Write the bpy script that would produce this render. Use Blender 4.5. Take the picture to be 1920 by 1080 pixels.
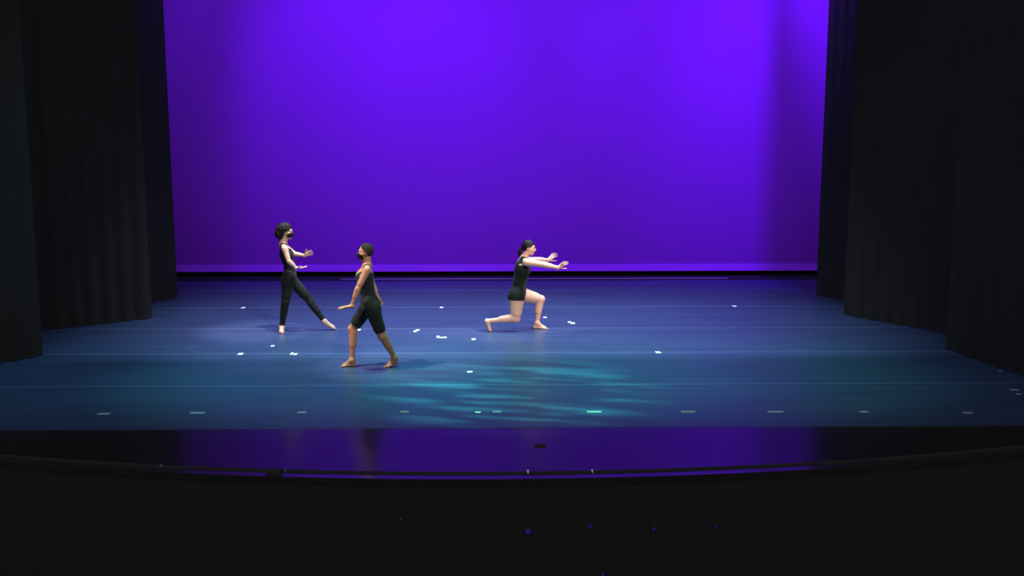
import bpy, math, random
import numpy as np
from mathutils import Vector, Matrix, Euler
random.seed(4)
for o in list(bpy.data.objects): bpy.data.objects.remove(o)
S = bpy.context.scene
COL = S.collection
PI = math.pi

# ------------------------------------------------------------ camera
F_PX, CAM_H, CAM_PITCH, CAM_YAW, CAM_ROLL = 2100.0, 3.35, math.radians(9.28), math.radians(0.95), 0.0
cd = bpy.data.cameras.new('camera'); cam = bpy.data.objects.new('camera', cd); COL.objects.link(cam)
cd.sensor_width = 36; cd.lens = 36 * F_PX / 1920; cd.clip_end = 200
cam.location = (0, 0, CAM_H)
cam.rotation_euler = Euler((PI/2 - CAM_PITCH, CAM_ROLL, -CAM_YAW), 'XYZ')
S.camera = cam
RM = cam.rotation_euler.to_matrix()
def ray(px, py): return (RM @ Vector(((px-960)/F_PX, -(py-540)/F_PX, -1.0)))
def ground(px, py, z=0.0):
    d = ray(px, py); t = (z-CAM_H)/d.z
    return Vector((d.x*t, d.y*t, z))
def at(px, py, Y):
    d = ray(px, py); t = Y/d.y
    return Vector((d.x*t, Y, CAM_H + d.z*t))

# ------------------------------------------------------------ world, lights, exposure
S.view_settings.view_transform = 'Standard'; S.view_settings.look = 'None'
S.view_settings.gamma = 1.0; S.view_settings.exposure = 0.0; S.view_settings.use_curve_mapping = False
w = bpy.data.worlds.new('black_lift_fill'); S.world = w; w.use_nodes = True
w.node_tree.nodes['Background'].inputs[0].default_value = (1.0, 0.98, 0.98, 1)
w.node_tree.nodes['Background'].inputs[1].default_value = 0.225  # even grey fill added to lift the blacks everywhere

def spot(name, loc, target, power, color, angle=60, blend=1.0, radius=0.12, gobo=None):
    l = bpy.data.lights.new(name, 'SPOT'); l.energy = power; l.color = color
    l.spot_size = math.radians(angle); l.spot_blend = blend; l.shadow_soft_size = radius
    o = bpy.data.objects.new(name, l); COL.objects.link(o); o.location = loc
    o.rotation_euler = (Vector(target)-Vector(loc)).to_track_quat('-Z', 'Y').to_euler()
    if gobo: gobo(l)
    return o
def area(name, loc, target, power, color, sx, sy, spread=180):
    l = bpy.data.lights.new(name, 'AREA'); l.energy = power; l.color = color
    l.shape = 'RECTANGLE'; l.size = sx; l.size_y = sy; l.spread = math.radians(spread)
    o = bpy.data.objects.new(name, l); COL.objects.link(o); o.location = loc
    o.rotation_euler = (Vector(target)-Vector(loc)).to_track_quat('-Z', 'Y').to_euler()
    return o

CYC_Y = 21.95
VIO = (0.150, 0.02, 1.0)
# cyclorama wash: lamps on the pipe behind the last border, above the picture
for x, p in ((-6.2, 750), (-4.2, 1700), (-2.2, 4400), (0.0, 3000), (2.2, 2500), (4.2, 3300), (6.2, 5200)):
    spot('cyc_light', (x, CYC_Y-5.0, 10.0), (x, CYC_Y, 3.7), p, VIO, 50, 1.0, 0.3)
# toplight over the stage
for x in (-2.9, 0, 2.9):
    spot('top_light', (x, 18.8, 7.6), (x, 18.0, 0), 1200, (0.64, 0.70, 1.0), 60)
    spot('top_light', (x, 17.0, 7.6), (x, 16.4, 0), 1750, (0.56, 0.78, 1.0), 60)
for x, p, c in ((-5.0, 750, (0.25, 0.75, 1.0)), (-2.2, 2200, (0.12, 1.0, 0.75)), (0.6, 2500, (0.06, 1.0, 0.5)), (3.2, 1300, (0.15, 1.0, 0.6)), (4.9, 300, (0.4, 0.75, 1.0))):
    spot('teal_light', (x, 14.6, 7.6), (x*0.95, 14.0, 0), p, c, 46)
def gobo(l):                                    # noise streaks for the added floor-patch lamp
    l.use_nodes = True; nt = l.node_tree; em = nt.nodes['Emission']
    tc = nt.nodes.new('ShaderNodeTexCoord'); mp = nt.nodes.new('ShaderNodeMapping'); mp.inputs['Scale'].default_value = (5, 26, 5)
    n = nt.nodes.new('ShaderNodeTexNoise'); n.inputs['Scale'].default_value = 1.0; n.inputs['Detail'].default_value = 2
    mr = nt.nodes.new('ShaderNodeMapRange'); mr.inputs['From Min'].default_value = .48; mr.inputs['From Max'].default_value = .62; mr.inputs['To Max'].default_value = 1.6
    nt.links.new(tc.outputs['Normal'], mp.inputs[0]); nt.links.new(mp.outputs[0], n.inputs['Vector'])
    nt.links.new(n.outputs['Fac'], mr.inputs['Value']); nt.links.new(mr.outputs[0], em.inputs['Strength'])
spot('floor_patch_light', (0.3, 13.2, 7.6), (0.25, 13.0, 0), 4600, (0.10, 1.0, 0.55), 30, 0.9, 0.05, gobo)  # added spot, shaped to throw the teal patches on the floor
# steep spots from above, one aimed at each dancer
spot('special_light', (4.4, 15.9, 7.6), (0.35, 16.9, 0.8), 5200, (1, 0.86, 0.80), 20, 0.8)
spot('special_light', (-1.6, 15.2, 7.6), (-3.3, 16.35, 0.9), 3500, (1, 0.90, 0.90), 15, 0.8)
spot('special_light', (-5.0, 13.2, 7.6), (-1.6, 14.2, 0.9), 3800, (1, 0.82, 0.70), 17, 0.8)
# front light on the dancers
spot('front_light', (3.5, 7.5, 8.4), (0.3, 16.6, 0.9), 3900, (1, 0.80, 0.70), 20, 0.9)
spot('front_light', (1.5, 7.5, 8.4), (-2.5, 15.3, 0.9), 3300, (1, 0.84, 0.74), 20, 0.9)

# ------------------------------------------------------------ helpers
def lin(r, g, b):
    f = lambda c: (c/255/12.92) if c/255 <= .04045 else ((c/255+.055)/1.055)**2.4
    return (f(r), f(g), f(b), 1)
def mat(name, color, rough=0.6, spec=0.5, noise=0.0, nscale=30, bump=0.0, bscale=200, sheen=0.0, ior=None, stretch=(1,1,1), sss=0.0, coords='Object'):
    m = bpy.data.materials.new(name); m.use_nodes = True
    nt = m.node_tree; b = nt.nodes['Principled BSDF']
    b.inputs['Base Color'].default_value = (*color[:3], 1); b.inputs['Roughness'].default_value = rough
    b.inputs['Specular IOR Level'].default_value = spec
    if ior: b.inputs['IOR'].default_value = ior
    if sheen: b.inputs['Sheen Weight'].default_value = sheen
    if sss:
        b.inputs['Subsurface Weight'].default_value = sss; b.inputs['Subsurface Scale'].default_value = 0.01
    tc = nt.nodes.new('ShaderNodeTexCoord'); mp = nt.nodes.new('ShaderNodeMapping'); mp.inputs['Scale'].default_value = stretch
    nt.links.new(tc.outputs[coords], mp.inputs[0])
    if noise:
        n = nt.nodes.new('ShaderNodeTexNoise'); n.inputs['Scale'].default_value = nscale; n.inputs['Detail'].default_value = 4
        mx = nt.nodes.new('ShaderNodeMix'); mx.data_type = 'RGBA'
        mx.inputs['A'].default_value = (*[c*(1-noise) for c in color[:3]], 1); mx.inputs['B'].default_value = (*[min(1, c*(1+noise)) for c in color[:3]], 1)
        nt.links.new(mp.outputs[0], n.inputs['Vector']); nt.links.new(n.outputs['Fac'], mx.inputs['Factor']); nt.links.new(mx.outputs['Result'], b.inputs['Base Color'])
    if bump:
        n2 = nt.nodes.new('ShaderNodeTexNoise'); n2.inputs['Scale'].default_value = bscale; n2.inputs['Detail'].default_value = 3
        bp = nt.nodes.new('ShaderNodeBump'); bp.inputs['Strength'].default_value = 1.0; bp.inputs['Distance'].default_value = bump
        nt.links.new(mp.outputs[0], n2.inputs['Vector']); nt.links.new(n2.outputs['Fac'], bp.inputs['Height']); nt.links.new(bp.outputs[0], b.inputs['Normal'])
    return m

M = {}
M['black_wood'] = mat('black_wood', (0.035, 0.034, 0.036), 1.0, 0.0, 0.2, 6, coords='Object')
M['velvet'] = mat('velvet', (0.043, 0.042, 0.041), 0.95, 0.0, 0.15, 3)
M['seam'] = mat('seam_tape', (0.07, 0.10, 0.20), 0.35, 0.5, 0.1, 8)
M['apron'] = mat('apron_gloss_black', (0.020, 0.020, 0.021), 0.20, 0.31, 0.25, 3, bump=0.0006, bscale=5, stretch=(1, 2.5, 1))
M['nosing'] = mat('nosing_gloss', (0.030, 0.030, 0.032), 0.16, 0.5, 0.1, 5)
M['matte_black'] = mat('matte_black', (0.045, 0.043, 0.043), 0.9, 0.05, 0.2, 12)
M['carpet'] = mat('dark_carpet', (0.050, 0.047, 0.046), 1.0, 0.0, 0.2, 40, bump=0.002, bscale=300)
M['spike'] = mat('spike_tape_white', (0.88, 0.92, 0.95), 0.6, 0.3, 0.05, 90)
M['dim_tape'] = mat('dim_tape', (0.34, 0.27, 0.36), 0.7, 0.2, 0.12, 60)  # white tape, dim light put into its colour, tint offsets the teal
M['glint_gloss'] = mat('gloss_strip', (0.30, 0.28, 0.32), 0.3, 0.6, 0.1, 6)
M['cyc'] = mat('cyc_cloth', (0.36, 0.055, 0.46), 0.95, 0.0, 0.03, 1.2)  # violet of the wash lamps is put into the cloth colour
M['hem'] = mat('cyc_hem_cloth', (0.66, 0.11, 0.92), 0.95, 0.0, 0.04, 2.0)  # same wash violet put in, lighter for the bright bottom band
M['metal'] = mat('dull_metal', (0.5, 0.5, 0.52), 0.4, 0.5, 0.1, 20)
def marley_mat():
    m = mat('marley', (0.028, 0.052, 0.115), 0.42, 0.5, 0.28, 1.6, stretch=(0.35, 2.2, 1), coords='Object')
    nt = m.node_tree; b = nt.nodes['Principled BSDF']
    tc = nt.nodes.new('ShaderNodeTexCoord')
    mp = nt.nodes.new('ShaderNodeMapping'); mp.inputs['Scale'].default_value = (0.45, 5.0, 1)
    n = nt.nodes.new('ShaderNodeTexNoise'); n.inputs['Scale'].default_value = 1.3; n.inputs['Detail'].default_value = 2.5
    bp = nt.nodes.new('ShaderNodeBump'); bp.inputs['Distance'].default_value = 0.012; bp.inputs['Strength'].default_value = 1
    n3 = nt.nodes.new('ShaderNodeTexNoise'); n3.inputs['Scale'].default_value = 0.9; n3.inputs['Detail'].default_value = 5
    mr = nt.nodes.new('ShaderNodeMapRange'); mr.inputs['To Min'].default_value = 0.30; mr.inputs['To Max'].default_value = 0.50
    nt.links.new(tc.outputs['Object'], mp.inputs[0]); nt.links.new(mp.outputs[0], n.inputs['Vector'])
    nt.links.new(n.outputs['Fac'], bp.inputs['Height']); nt.links.new(bp.outputs[0], b.inputs['Normal'])
    nt.links.new(mp.outputs[0], n3.inputs['Vector']); nt.links.new(n3.outputs['Fac'], mr.inputs['Value']); nt.links.new(mr.outputs[0], b.inputs['Roughness'])
    return m
M['marley'] = marley_mat()

def link(name, me, m, parent=None):
    o = bpy.data.objects.new(name, me); COL.objects.link(o)
    if m is not None:
        for mm in (m if isinstance(m, (list, tuple)) else [m]): me.materials.append(mm)
    if parent is not None:
        o.parent = parent
        o.matrix_parent_inverse = Matrix.Translation(-parent.location)
    return o
def tag(o, label, cat, group=None, kind=None):
    o['label'] = label; o['category'] = cat
    if group: o['group'] = group
    if kind: o['kind'] = kind
    return o
def empty(name, loc):
    o = bpy.data.objects.new(name, None); COL.objects.link(o); o.location = loc; o.empty_display_size = 0.2
    return o
def pyd(name, vs, fs, smooth=False):
    me = bpy.data.meshes.new(name); me.from_pydata([tuple(v) for v in vs], [], fs); me.update()
    if smooth:
        me.polygons.foreach_set('use_smooth', [True]*len(fs)); me.set_sharp_from_angle(angle=math.radians(50))
    return me
def box(x0, x1, y0, y1, z0, z1):
    vs = [(x, y, z) for x in (x0, x1) for y in (y0, y1) for z in (z0, z1)]
    fs = [(0,1,3,2), (4,6,7,5), (0,4,5,1), (2,3,7,6), (0,2,6,4), (1,5,7,3)]
    return vs, fs
def bevbox(name, x0, x1, y0, y1, z0, z1, b):
    """box with chamfered vertical and top edges"""
    ring = lambda i, z: [(x0+i+b, y0+i, z), (x1-i-b, y0+i, z), (x1-i, y0+i+b, z), (x1-i, y1-i-b, z), (x1-i-b, y1-i, z), (x0+i+b, y1-i, z), (x0+i, y1-i-b, z), (x0+i, y0+i+b, z)]
    vs = ring(0, z0) + ring(0, z1-b) + ring(b, z1)
    fs = [tuple(range(7, -1, -1)), tuple(range(16, 24))]
    for r in (0, 8):
        for i in range(8): fs.append((r+i, r+(i+1) % 8, r+8+(i+1) % 8, r+8+i))
    return pyd(name, vs, fs)

# ------------------------------------------------------------ the stage
gy = lambda py: ground(925, py).y
Y_FRONT = gy(803); Y_BACK = gy(523)
seams = [gy(v) for v in (544, 576, 616, 662, 722)]
edges = [gy(526.5)] + seams + [Y_FRONT]                    # back to front
vs, fs = box(-11, 11, Y_FRONT, CYC_Y+1.6, -0.30, 0.0)
floor = link('floor', pyd('floor', vs, fs), M['black_wood']); floor['kind'] = 'structure'
T = 0.003
for i in range(len(edges)-1):
    a, b = edges[i+1], edges[i]
    g = 0.004
    link('marley_panel', bevbox('marley_panel', -8.6, 8.6, a+g, b-g, 0, T, 0.0015), M['marley'], floor)
for s in seams:
    link('seam_tape', bevbox('seam_tape', -8.6, 8.6, s-0.024, s+0.024, T, T+0.0008, 0.0003), M['seam'], floor)
link('back_glint_strip', bevbox('back_glint_strip', ground(640, 522).x, ground(1365, 522).x, Y_BACK-0.035, Y_BACK+0.045, 0, 0.008, 0.003), M['glint_gloss'], floor)  # glossy strip added to mirror a thin violet line of light

# apron with a curved front: deck, matt trim and glossy nosing follow one arc
def arc_y(x, off=0.0):
    return ARC_C[1] + off - math.sqrt(ARC_R**2-(x-ARC_C[0])**2)
def circle3(a, b, c):
    A = 2*(b.x-a.x); B = 2*(b.y-a.y); C = b.x**2+b.y**2-a.x**2-a.y**2
    D = 2*(c.x-a.x); E = 2*(c.y-a.y); F = c.x**2+c.y**2-a.x**2-a.y**2
    x = (C*E-F*B)/(A*E-D*B); y = (A*F-D*C)/(A*E-D*B)
    return (x, y), math.hypot(a.x-x, a.y-y)
ARC_C, ARC_R = circle3(ground(850, 888), ground(332, 876), ground(1520, 869.5))
def arc_strip(name, off0, off1, z0, z1, m, parent=None, yback=None, n=96, xr=8.6):
    vs = []; fs = []
    for i in range(n+1):
        x = -xr + 2*xr*i/n
        y0 = arc_y(x, off0); y1 = yback if yback is not None else arc_y(x, off1)
        y1 = max(y1, y0+0.005)
        vs += [(x, y0, z1), (x, y1, z1), (x, y1, z0), (x, y0, z0)]
    for i in range(n):
        a = 4*i; b = a+4
        for k in range(4): fs.append((a+k, b+k, b+(k+1) % 4, a+(k+1) % 4))
    fs += [(0, 1, 2, 3), (4*n+3, 4*n+2, 4*n+1, 4*n)]
    return link(name, pyd(name, vs, fs), m, parent)
apron = arc_strip('floor_apron', 0.042, 0, -0.30, 0.0, M['apron'], None, Y_FRONT); apron['kind'] = 'structure'
ap_trim = arc_strip('edge_trim', -0.042, 0.042, -0.30, 0.004, M['matte_black'], apron)
nos = arc_strip('nosing', -0.155, -0.042, -0.06, -0.001, M['nosing'], apron)
face = arc_strip('trim_1', -0.135, -0.042, -1.15, -0.062, M['matte_black']); face['kind'] = 'structure'; face.name = 'wall_front'
vs, fs = box(-16, 16, -1.5, Y_FRONT+1, -1.30, -1.15)
aud = link('floor_auditorium', pyd('floor_auditorium', vs, fs), M['carpet']); aud['kind'] = 'structure'
vs, fs = box(-12, 12, CYC_Y+1.6, CYC_Y+1.8, -0.3, 9)
bw = link('wall_back', pyd('wall_back', vs, fs), M['matte_black']); bw['kind'] = 'structure'

# ------------------------------------------------------------ cyclorama
cyc = empty('cyclorama', (0, CYC_Y, 0))
tag(cyc, 'wide violet-lit cloth backdrop hanging across the back of the stage', 'backdrop')
def sheet(name, x0, x1, z0, z1, y, th, nx=60, nz=2, amp=0.004):
    vs = []; fs = []
    for s in (0, 1):
        for j in range(nz+1):
            for i in range(nx+1):
                x = x0+(x1-x0)*i/nx
                vs.append((x, y + s*th + amp*math.sin(x*2.1)*math.sin(1+x*.7), z0+(z1-z0)*j/nz))
    W = nx+1; N = W*(nz+1)
    for j in range(nz):
        for i in range(nx):
            a = j*W+i; fs.append((a, a+1, a+W+1, a+W)); fs.append((N+a, N+a+W, N+a+W+1, N+a+1))
    for i in range(nx):
        fs.append((i, N+i, N+i+1, i+1)); t = nz*W+i; fs.append((t, t+1, N+t+1, N+t))
    for j in range(nz):
        a = j*W; fs.append((a, a+W, N+a+W, N+a)); a = j*W+nx; fs.append((a, N+a, N+a+W, a+W))
    return pyd(name, vs, fs, True)
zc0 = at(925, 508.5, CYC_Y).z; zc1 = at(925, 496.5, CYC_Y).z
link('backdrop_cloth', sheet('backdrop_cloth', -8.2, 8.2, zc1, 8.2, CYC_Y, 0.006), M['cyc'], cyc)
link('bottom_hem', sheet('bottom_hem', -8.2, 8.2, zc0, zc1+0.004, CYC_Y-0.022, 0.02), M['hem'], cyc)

# ------------------------------------------------------------ leg curtains and borders
def curtain(name, p0, p1, z0, z1, m, pitch=0.26, depth=0.03):
    """pleated cloth from plan point p0 to p1"""
    p0 = Vector(p0[:2]); p1 = Vector(p1[:2]); L = (p1-p0).length; d = (p1-p0)/L; n = Vector((-d.y, d.x))
    N = int(L/pitch*10); vs = []; fs = []
    for s in (0, 1):
        for z in (z0, z1):
            for i in range(N+1):
                t = L*i/N
                a = depth*(0.5-0.5*math.cos(2*PI*t/pitch)) * (0.8+0.2*math.sin(t*2.3))
                q = p0 + d*t + n*(a + s*0.012)
                vs.append((q.x, q.y, z))
    W = N+1
    for i in range(N):
        fs += [(i, i+1, W+i+1, W+i), (2*W+i, 3*W+i, 3*W+i+1, 2*W+i+1), (i, 2*W+i, 2*W+i+1, i+1), (W+i, W+i+1, 3*W+i+1, 3*W+i)]
    fs += [(0, W, 3*W, 2*W), (N, 2*W+N, 3*W+N, W+N)]
    return pyd(name, vs, fs, True)
def leg(inner_px, outer_px, label):
    a = ground(*inner_px); b = ground(*outer_px)
    d = (b-a).normalized(); b = a + d*max((b-a).length*1.15, 1.9)
    root = empty('leg_curtain', (a.x, a.y, 0))
    tag(root, label, 'curtain', 'black masking legs in the wings')
    link('curtain_cloth', curtain('curtain_cloth', a, b, 0.05, 8.0, M['velvet']), None or M['velvet'], root)
    link('curtain_hem', curtain('curtain_hem', a, b, 0.012, 0.06, M['matte_black'], depth=0.034), M['matte_black'], root)
    return root
leg((332, 558), (276, 571), 'black velvet leg curtain edging the backdrop on the left')
leg((285, 597), (80, 620), 'second black leg curtain from the backdrop on the left')
leg((80, 667), (-60, 692), 'black leg curtain nearest the audience on the left')
leg((1530, 554), (1590, 568), 'black velvet leg curtain edging the backdrop on the right')
leg((1582, 591), (1775, 627), 'second black leg curtain from the backdrop on the right')
leg((1772, 655), (1900, 700), 'black leg curtain nearest the audience on the right')
# stage side walls
vs, fs = box(-9.0, -8.7, Y_FRONT-0.5, CYC_Y+1.6, -0.3, 9); o = link('wall_left', pyd('wall_left', vs, fs), M['matte_black']); o['kind'] = 'structure'
vs, fs = box(8.7, 9.0, Y_FRONT-0.5, CYC_Y+1.6, -0.3, 9); o = link('wall_right', pyd('wall_right', vs, fs), M['matte_black']); o['kind'] = 'structure'
bd = empty('border_curtain', (0, CYC_Y-5.8, 0)); tag(bd, 'black border curtain hanging above the backdrop', 'curtain')
link('curtain_cloth', curtain('curtain_cloth', (-5.0, CYC_Y-5.8), (5.2, CYC_Y-5.8), at(925, -12, CYC_Y-5.8).z, 8.0, None), M['velvet'], bd)

# ------------------------------------------------------------ tape marks on the floor
def strip_mesh(name, w, d, t=0.0006, seed=0):
    rnd = random.Random(seed); n = 6; vs = []; fs = []
    for z in (0, t):
        for i in range(n+1):
            x = -w/2 + w*i/n; e = 0.002*rnd.uniform(-1, 1)
            vs += [(x + (0.003*rnd.uniform(-1, 1) if i in (0, n) else 0), -d/2+e, z), (x + (0.003*rnd.uniform(-1, 1) if i in (0, n) else 0), d/2+e, z)]
    K = 2*(n+1)
    for i in range(n):
        a = 2*i
        fs += [(K+a, K+a+2, K+a+3, K+a+1), (a, a+1, a+3, a+2), (a, a+2, K+a+2, K+a), (a+1, K+a+1, K+a+3, a+3)]
    fs += [(0, K, K+1, 1), (K-2, K-1, 2*K-1, 2*K-2)]
    return pyd(name, vs, fs)
def mark(px, py, wpx, hpx, label, m='spike', rot=0.0, group='tape marks on the dance floor', z=T, name='spike_mark'):
    if m == 'spike': wpx -= .8; hpx -= .6
    c = ground(px, py, z); l = ground(px-wpx/2, py); r = ground(px+wpx/2, py)
    wd = (r-l).length; dp = ground(px, py-hpx/2).y - ground(px, py+hpx/2).y
    o = link(name, strip_mesh(name, wd, dp, seed=int(px)), M[m])
    o.location = (c.x, c.y, z+0.0003); o.rotation_euler.z = rot
    return tag(o, label, 'tape mark', group)
G = ' on the blue floor'
mark(456, 577, 8, 3.5, 'dim white tape mark far left, behind the person in long tights')
mark(828, 576.5, 7, 3, 'small white tape mark on the rear seam between the walking and the lunging person')
mark(1377, 574, 8, 3, 'white tape mark alone on the rear seam at right')
mark(673, 618.5, 7, 3.5, 'white tape mark between the knees of the person in knee-length shorts')
mark(1022, 595, 8, 3, "small tape mark just right of the lunging person's front shin")
mark(888, 636, 8, 3.5, "square white tape mark in front of the lunging person's back foot")
mark(511, 648.5, 7, 3, 'small white tape mark in front of the standing foot of the person in long tights')
mark(451, 663.5, 10, 4, 'white tape mark on a seam, leftmost of the front marks')
mark(881, 697, 10, 3.5, 'white tape mark nearest the audience, centre of the blue floor')
mark(1234, 660.5, 10, 4, 'white tape mark alone at right of centre on the middle seam')
def pair(pts, label):
    c = ground(pts[0][0], pts[0][1], T)
    root = empty('spike_mark', (c.x, c.y, T))
    tag(root, label, 'tape mark', 'tape marks on the dance floor')
    for i, (px, py, wp, hp) in enumerate(pts):
        q = ground(px, py, T); wd = wp/F_PX*q.y*1.01; dp = ground(px, py-hp/2).y-ground(px, py+hp/2).y
        o = link('tape_piece', strip_mesh('tape_piece', wd, dp, seed=int(px)), M['spike'], root)
        o.location = (q.x, q.y, T+0.0003+0.0008*i); o.matrix_parent_inverse = Matrix.Translation(-root.location)
pair([(778.5, 621, 6, 3), (783, 619, 6.5, 2.5)], 'stepped white tape mark of two pieces left of centre')
pair([(821, 631.5, 5, 3.5), (826, 633, 8, 2), (834, 632.8, 7, 2.5)], 'long white tape mark of three pieces at centre floor')
pair([(547, 663, 5, 4), (554, 664, 6.5, 3)], 'double white tape mark in front of the person in long tights')
pair([(1068, 604, 6, 2.5), (1074, 606, 8, 2.8)], "broken white tape mark right of the lunging person's front foot")
for px, py, wp, lb in ((195, 776, 22, 'leftmost grey tape dash along the front of the stage'), (370, 774, 27, 'second grey tape dash from the left along the stage front'),
        (566, 773, 16, 'third grey tape dash from the left along the stage front'), (759, 772, 16, 'short grey tape dash below the walking person to the right'),
        (932, 772, 17, 'grey tape dash at the centre of the stage front'), (1114, 772, 27, 'long grey tape dash just right of stage centre front'),
        (1290, 772, 26, 'second grey tape dash right of the centre front'), (1454, 772, 30, 'longest grey tape dash, third right of centre front'),
        (1620, 772, 16, 'short grey tape dash near the right end of the stage front'), (1815, 774, 18, 'rightmost dim grey tape dash along the stage front')):
    mark(px, py, wp, 3.5, lb, 'dim_tape', group='grey tape dashes along the front of the dance floor', name='tape_dash')
mark(896, 773, 11, 3, 'bright white centre tape mark beside the middle dash', 'spike')
# marks in the dark at the right edge
mark(1876, 696, 6, 2, 'faint tape scrap on the dark floor at far right, rear one', 'dim_tape', 0.5)
mark(1902, 731, 17, 2.6, 'grey tape strip on the dark floor at far right', 'dim_tape')
mark(1910, 739, 9, 2.6, 'slanted tape scrap beside the strip at far right', 'dim_tape', -0.6)

# small fittings on the apron
def footmark(px, py, label, s=1.0, m='spike', z=0.004):
    """small T of tape on the apron edge"""
    c = ground(px, py, z)
    root = empty('edge_marker', c); tag(root, label, 'tape mark', 'small tape markers on the apron edge')
    o = link('tape_bar', strip_mesh('tape_bar', 0.021*s, 0.05*s, seed=1), M[m], root); o.location = (c.x, c.y+0.03*s, z+.0003)
    o = link('tape_stem', strip_mesh('tape_stem', 0.010*s, 0.05*s, seed=2), M[m], root); o.location = (c.x, c.y-0.02*s, z+.0003)
footmark(990, 885, 'tiny white T of tape on the apron edge near centre', 1.1)
footmark(1111, 884, 'tiny white T of tape on the apron edge, the right one', 1.0)
footmark(301, 874, 'tiny dim marker at the left end of the apron edge', 0.8, 'dim_tape')
footmark(535, 882.5, 'tiny dim marker beside the black monitor box', 0.6, 'dim_tape')
# dark mark on the apron, drawn as a thin black slab
c = ground(1013, 836, 0)
o = link('dark_mark', bevbox('dark_mark', -0.055, 0.055, -0.05, 0.05, 0, 0.006, 0.003), M['matte_black']); o.location = (c.x, c.y, 0.0005)
tag(o, 'small matt black mark on the glossy apron right of centre', 'cover plate')
# little monitor box at the edge
a = ground(499, 891, -0.001); b = ground(525, 891, -0.001)
mon = empty('stage_monitor', ((a.x+b.x)/2, a.y+0.03, 0.0)); tag(mon, 'small black wedge box sitting on the curved stage edge at left', 'speaker')
wv = (b.x-a.x)/2; y = a.y
vs = [(-wv, 0, 0), (wv, 0, 0), (wv, 0.14, 0), (-wv, 0.14, 0), (-wv, 0.01, 0.028), (wv, 0.01, 0.028), (wv, 0.11, 0.036), (-wv, 0.11, 0.036)]
vs = [(v[0]+(a.x+b.x)/2, v[1]+y-0.03, v[2]-0.001) for v in vs]
link('cabinet', pyd('cabinet', vs, [(0,3,2,1), (0,1,5,4), (1,2,6,5), (2,3,7,6), (3,0,4,7), (4,5,6,7)]), M['matte_black'], mon)
vs, fs = box((a.x+b.x)/2-wv*.85, (a.x+b.x)/2+wv*.85, y-0.026, y-0.022, 0.004, 0.024)
link('grille', pyd('grille', vs, fs), M['velvet'], mon)

# dim blue pilot discs on the stage front, glow put into their material
mem = bpy.data.materials.new('blue_glow'); mem.use_nodes = True
e_ = mem.node_tree.nodes['Principled BSDF']; e_.inputs['Base Color'].default_value = (0.02, 0.02, 0.1, 1)
e_.inputs['Emission Color'].default_value = (0.06, 0.03, 1, 1); e_.inputs['Emission Strength'].default_value = 0.10
def glint(px, py, label, s=1.0, m=mem, name='blue_glint', group='dim blue pilot spots below the stage'):
    """small disc added on the curved stage front to stand for a speck of blue"""
    d = ray(px, py); Y = 10.4
    for _ in range(20): Y = arc_y(d.x*Y/d.y, -0.135)
    c = Vector((d.x*Y/d.y, Y, CAM_H + d.z*Y/d.y))
    root = empty(name, c); tag(root, label, 'light', group)
    n = 12
    def disc(nm, r0, r1, y0, y1, mm):
        vs = [(c.x+r0*math.cos(2*PI*i/n), y0, c.z+r0*math.sin(2*PI*i/n)) for i in range(n)] + [(c.x+r1*math.cos(2*PI*i/n), y1, c.z+r1*math.sin(2*PI*i/n)) for i in range(n)]
        link(nm, pyd(nm, vs, [tuple(range(n)), tuple(range(2*n-1, n-1, -1))] + [(i, n+i, n+(i+1) % n, (i+1) % n) for i in range(n)]), mm, root)
    disc('disc_back', 0.034*s, 0.030*s, Y+.002, Y-.012, M['matte_black'])
    disc('lens', 0.022*s, 0.018*s, Y-.012, Y-.022, m)  # front disc carries the glow colour
glint(990, 996, 'brightest dim blue pilot below the stage, leftmost', 1.25)
glint(1106, 987, 'dim blue pilot in the dark, second from the left', 0.9)
glint(1226, 991, 'dim blue pilot in the dark, third from the left', 0.9)
glint(1342, 987, 'faintest blue pilot, rightmost below the stage', 0.5)
glint(1130, 1077, 'dim blue pilot at the bottom edge of the picture', 0.8)
mw = mat('pale_grey', (0.5, 0.5, 0.5), 0.4)
glint(752, 971, 'tiny pale speck in the dark below the stage', 0.3, mw, 'pale_dot', None)

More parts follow.
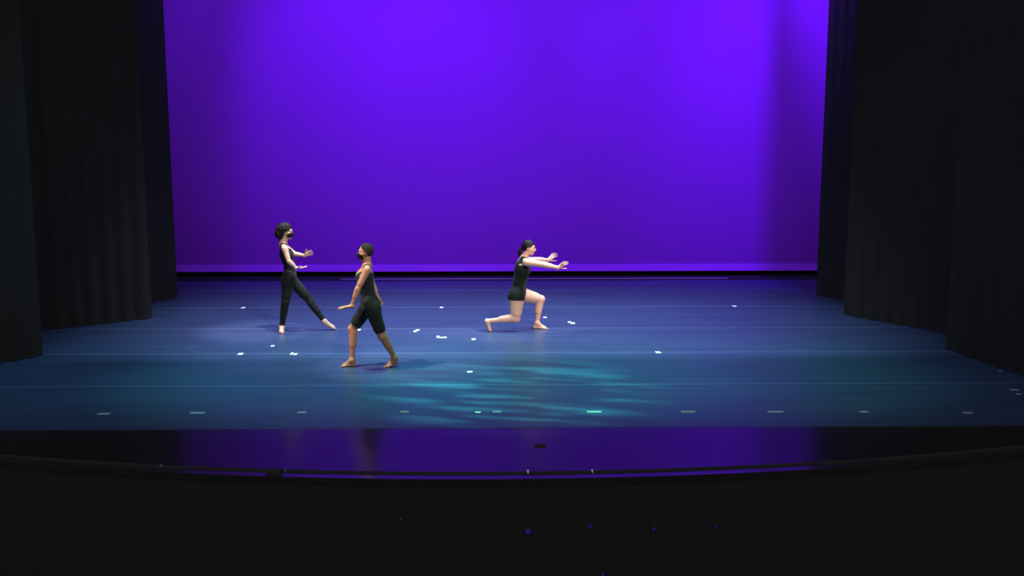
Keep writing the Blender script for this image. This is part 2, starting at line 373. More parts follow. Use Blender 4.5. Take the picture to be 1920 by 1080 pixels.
# ============================================================ people (implicit surfaces meshed by surface nets)
class Field:
    def __init__(s, lo, hi, h):
        s.lo = np.array(lo, np.float32); s.h = h
        n = np.ceil((np.array(hi)-np.array(lo))/h).astype(int)+1
        s.ax = [(s.lo[i]+h*np.arange(n[i])).astype(np.float32) for i in range(3)]
        s.v = np.full(n, 0.15, np.float32)
    def sub(s, lo, hi, m=0.05):
        sl = []
        for i in range(3):
            a = int(np.floor((lo[i]-m-s.lo[i])/s.h)); b = int(np.ceil((hi[i]+m-s.lo[i])/s.h))+1
            a = max(a, 0); b = min(b, len(s.ax[i]))
            if b <= a: return None, None
            sl.append(slice(a, b))
        X = s.ax[0][sl[0]][:, None, None]; Y = s.ax[1][sl[1]][None, :, None]; Z = s.ax[2][sl[2]][None, None, :]
        return tuple(sl), (X, Y, Z)
    def put(s, fn, lo, hi, k, carve=False):
        sl, P = s.sub(lo, hi)
        if sl is None: return
        d = fn(*P); a = s.v[sl]
        if carve:
            h = np.maximum(k-np.abs(a+d), 0)/k; s.v[sl] = np.maximum(a, -d)+h*h*k*.25
        else:
            h = np.maximum(k-np.abs(a-d), 0)/k; s.v[sl] = np.minimum(a, d)-h*h*k*.25
    def rc(s, a, b, ra, rb, k=0.02, sq=None, carve=False):
        a = np.array(a, np.float32); b = np.array(b, np.float32); ba = b-a; L2 = float(ba@ba)+1e-9
        if sq is not None: n = np.array(sq[0], np.float32); q = 1.0/sq[1]-1.0
        def fn(X, Y, Z):
            x = X-a[0]; y = Y-a[1]; z = Z-a[2]
            t = np.clip((x*ba[0]+y*ba[1]+z*ba[2])/L2, 0, 1)
            x = x-t*ba[0]; y = y-t*ba[1]; z = z-t*ba[2]
            if sq is not None:
                w = (x*n[0]+y*n[1]+z*n[2])*q; x = x+w*n[0]; y = y+w*n[1]; z = z+w*n[2]
            return np.sqrt(x*x+y*y+z*z)-(ra+(rb-ra)*t)
        R = max(ra, rb)*(max(1, sq[1]) if sq is not None else 1)
        s.put(fn, np.minimum(a, b)-R, np.maximum(a, b)+R, k, carve)
    def el(s, c, R, fr, k=0.02, carve=False, noise=None):
        c = np.array(c, np.float32); E = [np.array(e, np.float32) for e in fr]
        def fn(X, Y, Z):
            x = X-c[0]; y = Y-c[1]; z = Z-c[2]
            u = [x*e[0]+y*e[1]+z*e[2] for e in E]
            k0 = np.sqrt(sum((u[i]/R[i])**2 for i in range(3)))+1e-6
            k1 = np.sqrt(sum((u[i]/R[i]**2)**2 for i in range(3)))+1e-6
            d = k0*(k0-1)/k1
            if noise: d = d + noise(x, y, z)
            return d
        r = max(R)+(0.02 if noise else 0); s.put(fn, c-r, c+r, k, carve)
    def mesh(s, name):
        v = s.v; S_ = v < 0
        cnt = np.zeros([n-1 for n in v.shape], np.int8)
        for i in (0, 1):
            for j in (0, 1):
                for k in (0, 1):
                    cnt += S_[i:v.shape[0]-1+i, j:v.shape[1]-1+j, k:v.shape[2]-1+k]
        act = (cnt > 0) & (cnt < 8); idx = np.argwhere(act)
        vid = np.full(act.shape, -1, np.int32); vid[act] = np.arange(len(idx))
        cv = {}
        for i in (0, 1):
            for j in (0, 1):
                for k in (0, 1): cv[(i, j, k)] = v[idx[:, 0]+i, idx[:, 1]+j, idx[:, 2]+k]
        acc = np.zeros((len(idx), 3)); num = np.zeros(len(idx))
        for p in cv:
            for ax in range(3):
                if p[ax] == 0:
                    q = list(p); q[ax] = 1; q = tuple(q)
                    a, b = cv[p], cv[q]; mk = (a < 0) != (b < 0)
                    t = np.where(mk, a/np.where(mk, a-b, 1), 0)
                    pos = np.tile(np.array(p, float), (len(idx), 1)); pos[:, ax] += t
                    acc += pos*mk[:, None]; num += mk
        V = (idx+acc/num[:, None])*s.h+s.lo
        Q = []
        for ax in range(3):
            o1, o2 = [(1, 2), (2, 0), (0, 1)][ax]
            n = v.shape
            sa = [slice(0, n[i]) for i in range(3)]; sb = list(sa)
            sa[ax] = slice(0, n[ax]-1); sb[ax] = slice(1, n[ax])
            A = S_[tuple(sa)]; B = S_[tuple(sb)]
            e = np.argwhere(A != B)
            e = e[(e[:, o1] > 0) & (e[:, o2] > 0) & (e[:, o1] < n[o1]-1) & (e[:, o2] < n[o2]-1)]
            fl = A[e[:, 0], e[:, 1], e[:, 2]]
            def g(d1, d2):
                f = e.copy(); f[:, o1] += d1; f[:, o2] += d2
                return vid[f[:, 0], f[:, 1], f[:, 2]]
            q = np.stack([g(-1, -1), g(0, -1), g(0, 0), g(-1, 0)], 1)
            q[~fl] = q[~fl][:, ::-1]
            Q.append(q)
        Q = np.concatenate(Q)
        me = bpy.data.meshes.new(name)
        me.vertices.add(len(V)); me.vertices.foreach_set('co', V.astype(np.float32).ravel())
        me.loops.add(len(Q)*4); me.loops.foreach_set('vertex_index', Q.astype(np.int32).ravel())
        me.polygons.add(len(Q)); me.polygons.foreach_set('loop_start', np.arange(0, len(Q)*4, 4, dtype=np.int32))
        me.polygons.foreach_set('use_smooth', np.ones(len(Q), bool))
        me.update(calc_edges=True); me.validate()
        return me

def nrm(v): v = Vector(v); return v/v.length
def seg(P, a, b, ra, rb=None):
    """distance to a tapered capsule on broadcast arrays"""
    rb = ra if rb is None else rb
    X, Y, Z = P; a = np.array(a, np.float32); ba = np.array(b, np.float32)-a
    t = np.clip(((X-a[0])*ba[0]+(Y-a[1])*ba[1]+(Z-a[2])*ba[2])/float(ba@ba), 0, 1)
    return np.sqrt((X-a[0]-t*ba[0])**2+(Y-a[1]-t*ba[1])**2+(Z-a[2]-t*ba[2])**2)-(ra+(rb-ra)*t)
def pln(P, c, n):
    """positive on the side n points to"""
    X, Y, Z = P; return (X-c[0])*n[0]+(Y-c[1])*n[1]+(Z-c[2])*n[2]

def hand(f, W, d, t, side, sc=1.0, curl=(12, 18, 14), spread=9, bend=0.0):
    d = nrm(d); t = Vector(t); t = nrm(t-d*t.dot(d))
    n = t.cross(d) if side == 'R' else d.cross(t)
    W = Vector(W)
    offs = [0.030, 0.010, -0.010, -0.029]; kn = [0.082, 0.086, 0.082, 0.074]; ln = [0.074, 0.082, 0.076, 0.060]
    f.rc(W-d*0.02, W+d*0.03, 0.024*sc, 0.026*sc, 0.02, (n, 0.75))
    for i in range(4):
        base = W+d*0.012*sc+t*offs[i]*0.5*sc; K = W+d*kn[i]*sc+t*offs[i]*sc
        f.rc(base, K, 0.0145*sc, 0.0115*sc, 0.012)
        a = math.radians(spread*(1.5-i)); fd = nrm(d*math.cos(a)+t*math.sin(a)); p = K
        c = 0
        for j, fr in enumerate((0.46, 0.30, 0.24)):
            c += math.radians(curl[j]+ (i-1)*2)
            dd = fd*math.cos(c)+n*math.sin(c); q = p+dd*ln[i]*fr*sc
            r0 = (0.0092-0.0009*j)*sc; f.rc(p, q, r0, r0-0.0008, 0.003 if j else 0.006); p = q
    p = W+d*0.018*sc+t*0.020*sc
    for j, (l, r) in enumerate(((0.042, 0.0135), (0.034, 0.0105), (0.027, 0.0092))):
        dd = nrm(d*(0.62+0.12*j)+t*(0.78-0.15*j)+n*(0.25+0.1*j)); q = p+dd*l*sc
        f.rc(p, q, r*sc, (r-0.0015)*sc, 0.008 if j == 0 else 0.003); p = q

def foot(f, ankle, heel, ball, toe, lat, big, sc=1.0):
    """heel, ball, toe: points on the sole; lat: unit lateral; big: +1/-1 side of the big toe along lat"""
    A, H, B, Tt = map(Vector, (ankle, heel, ball, toe)); fd = nrm(B-H); lat = Vector(lat); lat = nrm(lat-fd*lat.dot(fd))
    up = lat.cross(fd); up = up if up.dot(A-H) > 0 else -up
    f.rc(A, H+up*0.030+fd*0.028, 0.036*sc, 0.029*sc, 0.02)
    f.rc(H+up*0.026+fd*0.028, B+up*0.020, 0.026*sc, 0.020*sc, 0.02, (lat, 1.15))
    f.rc(A+fd*0.01, B+up*0.022, 0.033*sc, 0.018*sc, 0.03, (lat, 1.2))
    td = nrm(Tt-B); tu = lat.cross(td); tu = tu if tu.dot(up) > 0 else -tu; Lt = (Tt-B).length
    for i in range(5):
        o = (0.032-0.0155*i)*big*sc; l = Lt-0.008-0.0055*i*(1 if i else 0)
        r = 0.0125 if i == 0 else 0.0095-0.0004*i
        b = B+lat*o*0.95+up*0.014-fd*0.004*i
        f.rc(H.lerp(B, .55)+up*0.026+lat*o*0.5, b, 0.018*sc, 0.0145*sc, 0.012)
        f.rc(b, b+td*max(l-r, 0.02)-up*(0.014-r)*1.0, r*sc, r*0.85*sc, 0.006)

def head(f, c, fr, sc=1.0):
    fw, lt, up = fr
    L = lambda a, b, z: Vector(c)+(fw*a+lt*b+up*z)*sc
    f.el(L(-.012, 0, .026), (.088*sc, .071*sc, .086*sc), fr, .02)
    f.el(L(.030, 0, -.030), (.056*sc, .054*sc, .076*sc), fr, .03)
    f.rc(L(.0, 0, -.058), L(.060, 0, -.092), .046*sc, .018*sc, .02)
    f.rc(L(.080, -.028, .020), L(.080, .028, .020), .009*sc, .009*sc, .02)
    for s_ in (1, -1):
        f.rc(L(.055, .038*s_, -.022), L(.02, .052*s_, -.02), .018*sc, .015*sc, .015)
        f.el(L(-.006, .074*s_, -.006), (.017*sc, .007*sc, .029*sc), fr, .006)
        f.el(L(.095, .030*s_, .000), (.016*sc, .017*sc, .012*sc), fr, .012, True)
    f.rc(L(.084, 0, .006), L(.105, 0, -.028), .007*sc, .0105*sc, .010)
    f.rc(L(.094, -.010, -.033), L(.094, .010, -.033), .008*sc, .008*sc, .006)
    f.el(L(.086, 0, -.053), (.009*sc, .021*sc, .0055*sc), fr, .004)
    f.el(L(.083, 0, -.065), (.009*sc, .018*sc, .0060*sc), fr, .004)
    return L

def eyes(parent, L, fr, irism):
    white = M['eye_white']
    for s_ in (1, -1):
        c = L(.0750, .030*s_, .001); r = 0.0112; vs = []; fs = []; mi = []
        fw, lt, up = fr; nr, ns = 10, 16
        vs.append(c+fw*r*1.03)
        for i in range(1, nr):
            a = PI*i/nr
            for j in range(ns):
                b = 2*PI*j/ns; vs.append(c+fw*r*math.cos(a)+(lt*math.cos(b)+up*math.sin(b))*r*math.sin(a))
        vs.append(c-fw*r)
        for j in range(ns): fs.append((0, 1+j, 1+(j+1) % ns)); mi.append(1)
        for i in range(nr-2):
            for j in range(ns): fs.append((1+i*ns+j, 1+(i+1)*ns+j, 1+(i+1)*ns+(j+1) % ns, 1+i*ns+(j+1) % ns)); mi.append(1 if i < 2 else 0)
        n = len(vs)-1
        for j in range(ns): fs.append((n, n-ns+(j+1) % ns, n-ns+j)); mi.append(0)
        me = pyd('eye', vs, fs, True); o = link('eye', me, [white, irism], parent); me.polygons.foreach_set('material_index', mi)
def arcmesh(name, pts, r, m, parent):
    """little tube through points"""
    vs = []; fs = []; n = 6
    for i, p in enumerate(pts):
        t = nrm(pts[min(i+1, len(pts)-1)]-pts[max(i-1, 0)]); u = nrm(t.cross(Vector((.13, .97, .21)))); v_ = t.cross(u)
        rr = r*(0.5 if i in (0, len(pts)-1) else 1)
        for j in range(n): vs.append(p+(u*math.cos(2*PI*j/n)+v_*math.sin(2*PI*j/n))*rr)
    for i in range(len(pts)-1):
        for j in range(n): fs.append((i*n+j, i*n+(j+1) % n, (i+1)*n+(j+1) % n, (i+1)*n+j))
    fs += [tuple(range(n-1, -1, -1)), tuple(range(len(vs)-n, len(vs)))]
    return link(name, pyd(name, vs, fs, True), m, parent)

M['eye_white'] = mat('eye_white', (.7, .7, .68), .3)
M['iris'] = mat('iris_dark', (.03, .018, .012), .2)
M['skin_pale'] = mat('skin_pale', (.66, .43, .33), .55, .35, .06, 14, sss=.15)
M['skin_brown'] = mat('skin_brown', (.40, .20, .125), .5, .4, .08, 14, sss=.1)
M['skin_light'] = mat('skin_light', (.82, .49, .37), .55, .35, .06, 14, sss=.15)
M['lips'] = mat('lips', (.45, .17, .15), .5)
M['hair_black'] = mat('hair_black', (.010, .008, .008), .6, .25, .3, 60, bump=.004, bscale=120)
M['hair_fade'] = mat('hair_fade', (.026, .020, .017), .85, .1, .35, 160, bump=.002, bscale=400)
M['leotard'] = mat('leotard_black', (.009, .0125, .0135), .75, .2, .12, 50, bump=.0006, bscale=260, sheen=.05)
M['mask'] = mat('mask_black', (.018, .018, .020), .85, .1, .1, 80)

H_VOX = 0.0056
def person(name, label, J, skin, fem=True):
    """J: joints in world space; near (n) and far (f) sides seen from the house"""
    root_loc = Vector(J['root'])
    sn, sf, pel, nk = J['sh_n'], J['sh_f'], J['pelvis'], J['neck']
    lat = nrm(sf-sn); up = nrm(nk-pel); fw = J['face']; fw = nrm(Vector(fw)-up*Vector(fw).dot(up)); fw = nrm(fw-lat*fw.dot(lat))
    hlat = nrm(J['hip_f']-J['hip_n'])
    pts = [p for k, p in J.items() if isinstance(p, Vector)]
    lo = [min(p[i] for p in pts)-0.22 for i in range(3)]; hi = [max(p[i] for p in pts)+0.24 for i in range(3)]
    lo[2] = -0.02
    f = Field(lo, hi, H_VOX)
    th = J['thin']
    waist = J['waist']; chest = J['chest']
    fr = (fw, lat, up)
    pup = nrm(waist-pel); pfw = nrm(fw-pup*fw.dot(pup))
    # trunk
    f.el(pel, (.112*th, .150*max(th, 1.02), .118), (pfw, hlat, pup), .03)
    for h in ('hip_n', 'hip_f'):
        f.el(J[h]-pfw*.045*th+Vector((0, 0, -.005)), (.088*th, .082*th, .095), (pfw, hlat, pup), .04)
    f.rc(pel+pup*.02, waist, .105*th, .088*th, .05, (lat, 1.25))
    f.rc(waist, chest, .088*th, .103*th, .05, (lat, 1.25))
    f.el(chest, (.100*th, .145*th, .135), fr, .05)
    if J.get('hump'): f.el(chest+up*.075-fw*.045, (.060, .12, .085), fr, .05)
    f.rc(chest+up*.03, nk-up*.035-fw*.005, .092*th, .055, .05, (lat, 1.35))
    if J.get('bust', 0) > .5:
        for s_ in (1, -1): f.el(chest+fw*.060*J['bust']+lat*.066*s_-up*.005, (.052, .056, .058), fr, .035)
    else:
        f.el(chest+fw*.03+up*.03, (.075, .12, .06), fr, .04)
    for s_ in (sn, sf):
        f.rc(nk-up*.015-fw*.012, s_-up*.0, .042, .036, .04)
    hfr_f = nrm(J['head_fw']); hu = Vector(J['head_up']); hu = nrm(hu-hfr_f*hu.dot(hfr_f)); hl = hu.cross(hfr_f)
    hfr = (hfr_f, hl, hu); hc = J['head']
    f.rc(nk-up*.02, hc-hu*.055-hfr_f*.022, .056*J.get('neckr', 1) if False else .053, .047, .03)
    L = head(f, hc, hfr)
    # arms
    for s_ in 'nf':
        A, E, W = J['sh_'+s_], J['el_'+s_], J['wr_'+s_]; ad = nrm(E-A); fd = nrm(W-E)
        ar = J['armr']
        f.el(A+ad*.02, (.050*ar, .050*ar, .062*ar), (nrm(ad.cross(lat)) if ad.cross(lat).length > .1 else up, nrm(ad.cross(nrm(ad.cross(lat)))) if ad.cross(lat).length > .1 else fw, ad), .03)
        f.rc(A, E, .045*ar, .035*ar, .02)
        f.rc(A.lerp(E, .25), A.lerp(E, .75), .043*ar, .039*ar, .02)
        f.rc(E, W, .035*ar, .0235*ar, .015)
        f.rc(E.lerp(W, .1), E.lerp(W, .45), .036*ar, .033*ar, .02)
        d, t, side, sc, curl, spread = J['hands'][s_]
        hand(f, W, d, t, side, sc, curl, spread)
    # legs
    for s_ in 'nf':
        Hh, K, A = J['hip_'+s_], J['kn_'+s_], J['an_'+s_]; lr = J['legr']
        td = nrm(K-Hh); sd = nrm(A-K)
        tr = J['thr']; f.rc(Hh, K, .088*tr, .054*lr, .05)
        f.rc(Hh.lerp(K, .15), Hh.lerp(K, .7), .086*tr, .070*(tr*.7+lr*.3), .03)
        front = nrm((K-Hh.lerp(A, .5))) if (K-Hh.lerp(A, .5)).length > .03 else pfw
        f.el(K+front*.010*lr, (.050*lr, .046*lr, .052*lr), (front, nrm(front.cross(sd)), nrm(sd-front*sd.dot(front))), .02)
        f.rc(K, A, .050*lr, .031, .02)
        back = -nrm(front-sd*front.dot(sd))
        f.rc(K.lerp(A, .12)+back*.018*lr, K.lerp(A, .50)+back*.012*lr, .047*lr, .040*lr, .03)
        hl_, bl_, to_, flat, big = J['feet'][s_]
        foot(f, A, hl_, bl_, to_, flat, big, J.get('footsc', 1.0))
    X, Y, Z = f.ax[0][:, None, None], f.ax[1][None, :, None], f.ax[2][None, None, :]
    body = link(name, f.mesh(name), skin)
    me = body.data
    # base at the feet
    me.transform(Matrix.Translation(-root_loc)); body.location = root_loc
    tag(body, label, 'person')
    return body, f, dict(fr=fr, hfr=hfr, L=L, lat=lat, up=up, fw=fw, hlat=hlat, P=(X, Y, Z))

def child_field(f, val):
    g = Field.__new__(Field); g.lo = f.lo; g.h = f.h; g.ax = f.ax; g.v = val.astype(np.float32); return g
def crop(f, lo, hi, fn, h=0.004):
    """small finer field"""
    g = Field(lo, hi, h)
    g.v = np.broadcast_to(fn((g.ax[0][:, None, None], g.ax[1][None, :, None], g.ax[2][None, None, :])), g.v.shape).astype(np.float32).copy()
    return g
def kid(name, me, m, parent, label=None):
    o = link(name, me, m, parent)
    if label: o['label'] = label
    return o
def sample(f, P):
    """trilinear body distance on a finer grid"""
    X, Y, Z = P
    ii = []
    for A, a in ((X, 0), (Y, 1), (Z, 2)):
        q = np.clip((A.ravel()-f.lo[a])/f.h, 0, f.v.shape[a]-1.001); i = q.astype(int); ii.append((i, (q-i).astype(np.float32)))
    (i, u), (j, v), (k, w_) = ii
    u = u[:, None, None]; v = v[None, :, None]; w_ = w_[None, None, :]
    g = lambda a, b, c: f.v[np.ix_(i+a, j+b, k+c)]
    return ((g(0,0,0)*(1-u)+g(1,0,0)*u)*(1-v)+(g(0,1,0)*(1-u)+g(1,1,0)*u)*v)*(1-w_)+((g(0,0,1)*(1-u)+g(1,0,1)*u)*(1-v)+(g(0,1,1)*(1-u)+g(1,1,1)*u)*v)*w_
def smax(a, b, k):
    h = np.maximum(k-np.abs(a-b), 0)/k; return np.maximum(a, b)+h*h*k*.25
def lump(P, s, amp):
    X, Y, Z = P
    return amp*(np.sin(X*s+1.3*np.sin(Z*s*.8))*np.sin(Y*s*1.1+.7)*np.sin(Z*s*.95+1.1*np.sin(Y*s*.7)))

def costume(f, I, J, parent, hems, strap, neckr, scoop, armh, off=0.0062, strap_c=.085):
    P = I['P']; lat, up, fw = I['lat'], I['up'], I['fw']; nk = J['neck']; ch = J['chest']; pel = J['pelvis']
    # legs down to the hem planes
    reg = np.full(f.v.shape, 9, np.float32)
    for s_ in 'nf':
        Hh, K, A = J['hip_'+s_], J['kn_'+s_], J['an_'+s_]; t = hems[s_]
        if t <= 1: c = Hh.lerp(K, t); d = nrm(K-Hh); r = np.maximum(seg(P, Hh, K, .17), pln(P, c, nrm(d)))
        else:
            c = K.lerp(A, t-1); d = nrm(A-K)
            r = np.minimum(seg(P, Hh, K, .17, .10), np.maximum(seg(P, K, A, .10, .09), pln(P, c, d)))
        reg = np.minimum(reg, r)
    tor = seg(P, pel, ch, .26)
    top = pln(P, ch+up*scoop, up)                       # cut at chest level
    main = np.maximum(tor, top)
    l0 = np.abs(pln(P, nk, lat))                        # straps over the shoulders
    st = np.maximum(np.maximum(np.abs(l0-strap_c)-strap, seg(P, ch, nk, .24)), -pln(P, ch, up))
    # flare of the strap down into the bodice
    fl = np.maximum(np.maximum(l0-(strap_c+strap), (strap_c-strap)-l0-np.maximum(0, -pln(P, ch+up*(scoop+.05), up))*1.2), np.maximum(pln(P, ch+up*(scoop+.06), up), tor))
    body = np.minimum(np.minimum(main, st), fl)
    for s_ in 'nf':                                     # armholes
        A, E, W = J['sh_'+s_], J['el_'+s_], J['wr_'+s_]; sg = -1 if s_ == 'n' else 1
        body = np.maximum(body, -seg(P, A+lat*sg*.02-up*.02, E, armh, .062))
        body = np.maximum(body, -seg(P, E, W, .062, .055))
        reg = np.maximum(reg, -seg(P, E, W, .058, .055)); reg = np.maximum(reg, -seg(P, A.lerp(E, .3), E, .045, .060))
    reg = np.minimum(reg, body)
    for s_ in 'nf':
        W = J['wr_'+s_]; reg = np.maximum(reg, -seg(P, W-nrm(Vector(J['hands'][s_][0]))*.04, W+nrm(Vector(J['hands'][s_][0]))*.16, .055, .085))
        A, E = J['sh_'+s_], J['el_'+s_]; reg = np.maximum(reg, -seg(P, A.lerp(E, .32), E, .058 if armh > .05 else .045, .064))
    for s_ in 'nf':
        Hh, K = J['hip_'+s_], J['kn_'+s_]; t = hems[s_]
        if t <= 1: reg = np.maximum(reg, -np.maximum(seg(P, Hh, K, .145, .12), -pln(P, Hh.lerp(K, t), nrm(K-Hh))))
    reg = np.maximum(reg, -seg(P, nk+up*.01, J['head'], neckr, .2))
    reg = np.maximum(reg, -seg(P, nk-up*.02+fw*.05, nk-up*.06+fw*.09, neckr*.8))
    g = child_field(f, np.maximum(f.v-off, reg))
    return kid('leotard', g.mesh('leotard'), M['leotard'], parent)

def face_mask(f, I, parent, H=0.0035):
    L = I['L']; fw, lt, up = I['hfr']; c = L(.05, 0, -.05)
    def fn(P):
        d = sample(f, P)-.006
        a = pln(P, L(.0, 0, -.050), nrm(up-fw*.48)); b = pln(P, L(.030, 0, -.05), -fw); b2 = pln(P, L(0, 0, -.100), -nrm(up-fw*.25))
        d = np.minimum(d, seg(P, L(.095, 0, -.022), L(.073, 0, -.088), .020, .018))
        return np.maximum(np.maximum(np.maximum(d, a), b), b2)
    g = crop(f, Vector(c)-Vector((.1, .1, .1)), Vector(c)+Vector((.1, .1, .1)), fn, H)
    mk = kid('face_mask', g.mesh('face_mask'), M['mask'], parent, 'black cloth face mask')
    for s_ in (1, -1):
        for z0, z1 in ((-.035, .012), (-.075, -.03)):
            pts = [L(.032+(-.012-.032)*t, s_*(.060+.018*math.sin(t*PI*.7)), z0+(z1-z0)*t) for t in (0, .25, .5, .75, 1)]
            arcmesh('ear_loop', pts, .0022, M['mask'], mk)
    return mk
def brows(I, parent, m):
    L = I['L']
    for s_ in (1, -1):
        arcmesh('eyebrow', [L(.0925-.014*t, s_*(.013+.034*t), .022+.005*math.sin(t*PI)) for t in (0, .25, .5, .75, 1)], .0042, m, parent)

# ---------------------------------------------------------------- dancer A: long tights, standing left
def at3(px, py, Y): return at(px, py, Y)
YA = ground(527, 624).y
def build_A():
    Yn, Yf = YA-.02, YA+.22
    J = dict(root=(ground(527, 624).x, YA, 0), face=(1, 0, 0), head_fw=(1, -.12, -.02), head_up=(.05, 0, 1), thin=.78, bust=.75, armr=.90, legr=1.0, thr=.84)
    Yc = YA+.12
    J['pelvis'] = at(543.0, 518, Yc); J['waist'] = at(543.5, 499, Yc); J['chest'] = at(537.0, 478, Yc); J['neck'] = at(531, 456.5, Yc)
    J['head'] = at(536.5, 434.5, Yc)
    J['sh_n'] = at(533.5, 465, Yc-.165); J['sh_f'] = at(535, 464, Yc+.165)
    J['el_n'] = at(541, 489, Yc-.20); J['wr_n'] = at(556, 503, Yc-.16)
    J['el_f'] = at(553, 476.5, Yc+.22); J['wr_f'] = at(571.5, 479, Yc+.14)
    J['hip_n'] = at(540.5, 526, Yc-.072); J['hip_f'] = at(546.5, 525, Yc+.075)
    J['kn_n'] = at(535.5, 566, Yc-.075); J['an_n'] = at(528.5, 611, YA+.075)
    tf = ground(632.5, 618.5); YT = tf.y
    J['kn_f'] = at(581, 563, Yc+.13); J['an_f'] = at(607.5, 602, YT)
    nt = ground(525.5, 626.0)
    hl = Vector((J['an_n'].x+.005, YA+.105, 0.0)); to = Vector((nt.x, nt.y, 0)); J['an_n'] = Vector((J['an_n'].x, YA+.075, .085))
    bl = hl.lerp(to, .72)
    hF = at(604.8, 608.5, YT); tF = Vector((at(632.8, 618, YT).x, YT, .006)); bF = at(624, 615.6, YT)
    J['feet'] = {'n': (hl, bl, to, (1, 0, 0), 1), 'f': (hF, bF, tF, (0, 1, 0), -1)}
    J['hands'] = {'n': ((1, .05, .08), (0, -1, .1), 'R', .95, (6, 8, 6), 8), 'f': ((.86, -.1, .42), (-.3, -.3, .9), 'L', .95, (16, 22, 16), 9)}
    b, f, I = person('person', 'person in black long-legged leotard, dark curly hair, one pointed foot stretched forward', J, M['skin_pale'])
    costume(f, I, J, b, {'n': 1.93, 'f': 1.93}, .022, .064, .055, .058)
    eyes(b, I['L'], I['hfr'], M['iris']); brows(I, b, M['hair_black']); face_mask(f, I, b)
    L = I['L']; fw, lt, up = I['hfr']
    def hair(P):
        def ell(c, R):
            X, Y, Z = P; u = [pln(P, c, e) for e in (fw, lt, up)]
            k0 = np.sqrt(sum((u[i]/R[i])**2 for i in range(3)))+1e-6; k1 = np.sqrt(sum((u[i]/R[i]**2)**2 for i in range(3)))+1e-6
            return k0*(k0-1)/k1
        d = np.minimum(ell(L(-.022, 0, .045), (.106, .100, .092)), ell(L(-.085, 0, -.015), (.085, .088, .105)))
        h = np.maximum(.03-np.abs(ell(L(-.022, 0, .045), (.106, .100, .092))-ell(L(-.085, 0, -.015), (.085, .088, .105))), 0)/.03
        d = d-h*h*.0075
        d = d+lump(P, 150, .007)+lump(P, 75, .006)
        cut = -np.maximum(pln(P, L(.052, 0, .0), nrm(fw-up*.42)), -9)
        cut2 = np.maximum(pln(P, L(-.012, 0, 0), fw), -pln(P, L(0, 0, .030), nrm(up-fw*.3)))   # keep sideburn area clear
        cut2 = np.minimum(pln(P, L(.012, 0, 0), fw), -pln(P, L(0, 0, .020), up))
        return np.maximum(np.maximum(d, -cut), cut2)
    c = L(-.03, 0, 0); r = Vector((.21, .16, .19))
    kid('hair', crop(f, c-r, c+r, hair, .004).mesh('hair'), M['hair_black'], b)
build_A()

# ---------------------------------------------------------------- dancer B: knee-length biketard, walking left
def build_B():
    YB = ground(692, 689).y; Yc = YB+.0
    J = dict(root=(ground(692, 688).x, YB, 0), face=(-1, 0, 0), head_fw=(-1, -.10, -.03), head_up=(-.04, 0, 1), thin=.93, bust=.4, armr=.95, legr=1.02, thr=.95)
    J['pelvis'] = at(693.5, 568, Yc); J['waist'] = at(687.5, 542, Yc); J['chest'] = at(684.5, 521, Yc); J['neck'] = at(687, 496, Yc)
    J['head'] = at(685.5, 473.0, Yc)
    J['sh_n'] = at(688.5, 505.5, Yc-.165); J['sh_f'] = at(688.5, 503.5, Yc+.17)
    J['el_n'] = at(671, 541, Yc-.22); J['wr_n'] = at(659.5, 574, Yc-.23)
    J['el_f'] = at(699.5, 536, Yc+.24); J['wr_f'] = at(708.5, 559, Yc+.24)
    J['hip_n'] = at(696.5, 577, Yc-.085); J['hip_f'] = at(688, 577, Yc+.085)
    J['kn_n'] = at(716.5, 630, Yc-.06); J['kn_f'] = at(660.5, 617, Yc+.10)
    hB = at(747.5, 682, YB+.04); tB = ground(719, 690.0)
    J['an_n'] = at(740.5, 671, YB+.03)
    hF = ground(667, 687.5); tF = ground(636.5, 687.5)
    hF.y = tF.y = YB+.02+.02
    J['an_f'] = Vector((at(660.5, 676, hF.y).x, hF.y, .085))
    bB = Vector(hB).lerp(tB, .68); bB.z = .0
    bF = hF.lerp(tF, .70)
    J['feet'] = {'n': (hB, bB, tB, (0.1, 1, 0), 1), 'f': (hF, bF, tF, (0, 1, 0), -1)}
    J['hands'] = {'n': ((-1, .0, -.12), (0, 1, 0), 'L', 1.08, (4, 6, 4), 7), 'f': ((.35, .3, -.8), (-.6, .1, -.3), 'R', .85, (25, 35, 30), 5)}
    b, f, I = person('person', 'barefoot person with cropped hair walking left in a black knee-length leotard and mask', J, M['skin_brown'])
    costume(f, I, J, b, {'n': .86, 'f': .80}, .009, .064, .045, .058, strap_c=.092)
    eyes(b, I['L'], I['hfr'], M['iris']); brows(I, b, M['hair_black']); face_mask(f, I, b)
    L = I['L']; fw, lt, up = I['hfr']
    def hair(P):
        d = sample(f, P)-.0065+lump(P, 320, .0012)
        top = -pln(P, L(0, 0, .052), nrm(up+fw*-.10))          # above the hairline
        back = pln(P, L(-.030, 0, 0), fw)                      # behind the ears
        low = -pln(P, L(0, 0, -.045), up)
        front = pln(P, L(.070, 0, .062), nrm(fw-up*.2))
        reg = np.maximum(-pln(P, L(.030, 0, .043), nrm(up*.59-fw*.81)), low)
        return np.maximum(d, reg)
    c = L(-.02, 0, .03); r = Vector((.15, .13, .14))
    kid('hair', crop(f, c-r, c+r, hair, .0035).mesh('hair'), M['hair_fade'], b)
build_B()

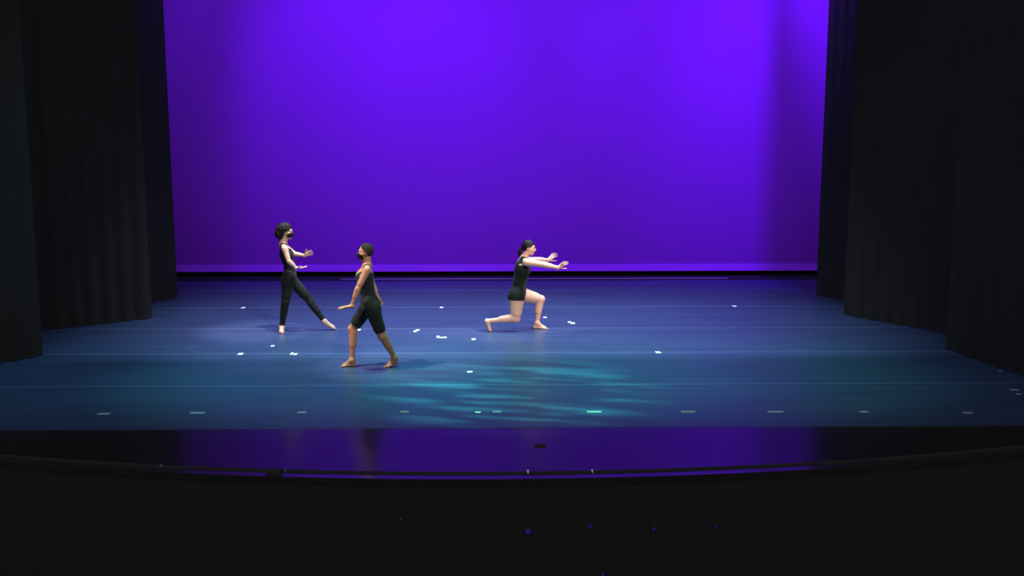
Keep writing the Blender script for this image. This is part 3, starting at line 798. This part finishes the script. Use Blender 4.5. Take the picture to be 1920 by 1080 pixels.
# ---------------------------------------------------------------- dancer C: deep lunge, arms pushed forward
def build_C():
    YF = ground(1015, 616.5).y; YR = ground(917, 622).y; Yc = (YF+YR)/2+.02
    J = dict(root=(ground(975, 619).x, Yc, 0), face=(1, 0, 0), head_fw=(1, -.10, -.10), head_up=(.12, 0, 1), thin=.99, bust=1.0, armr=1.13, legr=1.12, thr=1.24, hump=1)
    J['pelvis'] = at(970.5, 549, Yc); J['waist'] = at(974.5, 527, Yc); J['chest'] = at(979.5, 506, Yc); J['neck'] = at(983.5, 482.5, Yc)
    J['head'] = at(991.5, 464.5, Yc)
    J['sh_n'] = at(986.5, 491.5, Yc-.175); J['sh_f'] = at(988, 489, Yc+.175)
    J['el_n'] = at(1018.5, 496, Yc-.21); J['wr_n'] = at(1047, 502.2, Yc-.20)
    J['el_f'] = at(1009, 487.5, Yc+.23); J['wr_f'] = at(1028, 488.0, Yc+.20)
    J['hip_n'] = at(969, 556, Yc-.09); J['hip_f'] = at(975.5, 552, Yc+.09)
    J['kn_n'] = at(967.5, 597.5, Yc-.12); J['kn_f'] = at(1014, 561.5, Yc+.14)
    J['an_n'] = at(913.5, 602, YR)
    J['an_f'] = Vector((at(1006.5, 608, YF).x, YF, .085))
    hR = at(908.3, 602, YR); bR = ground(916.5, 622.5); bR.y = YR; bR.z = .012; tR = Vector((at(923, 622, YR).x, YR, .0))
    hF = Vector((at(999.3, 616, YF).x, YF, 0)); tF = Vector((at(1030, 616, YF).x, YF-.02, 0))
    J['feet'] = {'n': (hR, bR, tR, (0, 1, 0), -1*-1), 'f': (hF, hF.lerp(tF, .70), tF, (0, 1, 0), -1)}
    J['hands'] = {'n': ((.78, .0, .60), (.45, .55, -.62), 'R', .98, (2, 6, 5), 11), 'f': ((.72, .0, .66), (.45, -.55, -.6), 'L', .98, (2, 6, 5), 11)}
    b, f, I = person('person', 'barefoot person with a dark ponytail in a deep lunge, both palms pushed forward', J, M['skin_light'])
    costume(f, I, J, b, {'n': .16, 'f': .17}, .030, .066, .080, .051)
    eyes(b, I['L'], I['hfr'], M['iris']); brows(I, b, M['hair_black'])
    L = I['L']; fw, lt, up = I['hfr']
    def hair(P):
        d = sample(f, P)-.010+lump(P, 200, .0008)
        top = -pln(P, L(.060, 0, .050), nrm(up*.75-fw*.65))
        ear = seg(P, L(.0, -.10, -.012), L(.0, .10, -.012), .026)
        low = -pln(P, L(-.02, 0, -.040), nrm(up-fw*.25))
        d = np.maximum(np.maximum(np.maximum(d, top), -ear), low)
        bun = seg(P, L(-.088, 0, -.005), L(-.105, 0, -.02), .026, .022)
        return np.minimum(d, bun)
    c = L(-.02, 0, .03); r = Vector((.15, .13, .15))
    hr = kid('hair', crop(f, c-r, c+r, hair, .004).mesh('hair'), M['hair_black'], b)
    # ponytail hanging down the nape
    pts = [L(-.10, 0, -.012), L(-.125, 0, -.045), L(-.132, .004, -.085), L(-.130, .006, -.125), L(-.128, .008, -.158)]
    rad = [.018, .025, .026, .019, .006]
    g = Field(pts[-1]-Vector((.07, .07, .05)), pts[0]+Vector((.07, .07, .07)), .0045)
    for i in range(4): g.rc(pts[i], pts[i+1], rad[i], rad[i+1], .012)
    g.v += lump((g.ax[0][:, None, None]*2.5, g.ax[1][None, :, None]*2.5, g.ax[2][None, None, :]*.3), 120, .002)
    kid('ponytail', g.mesh('ponytail'), M['hair_black'], hr)
build_C()
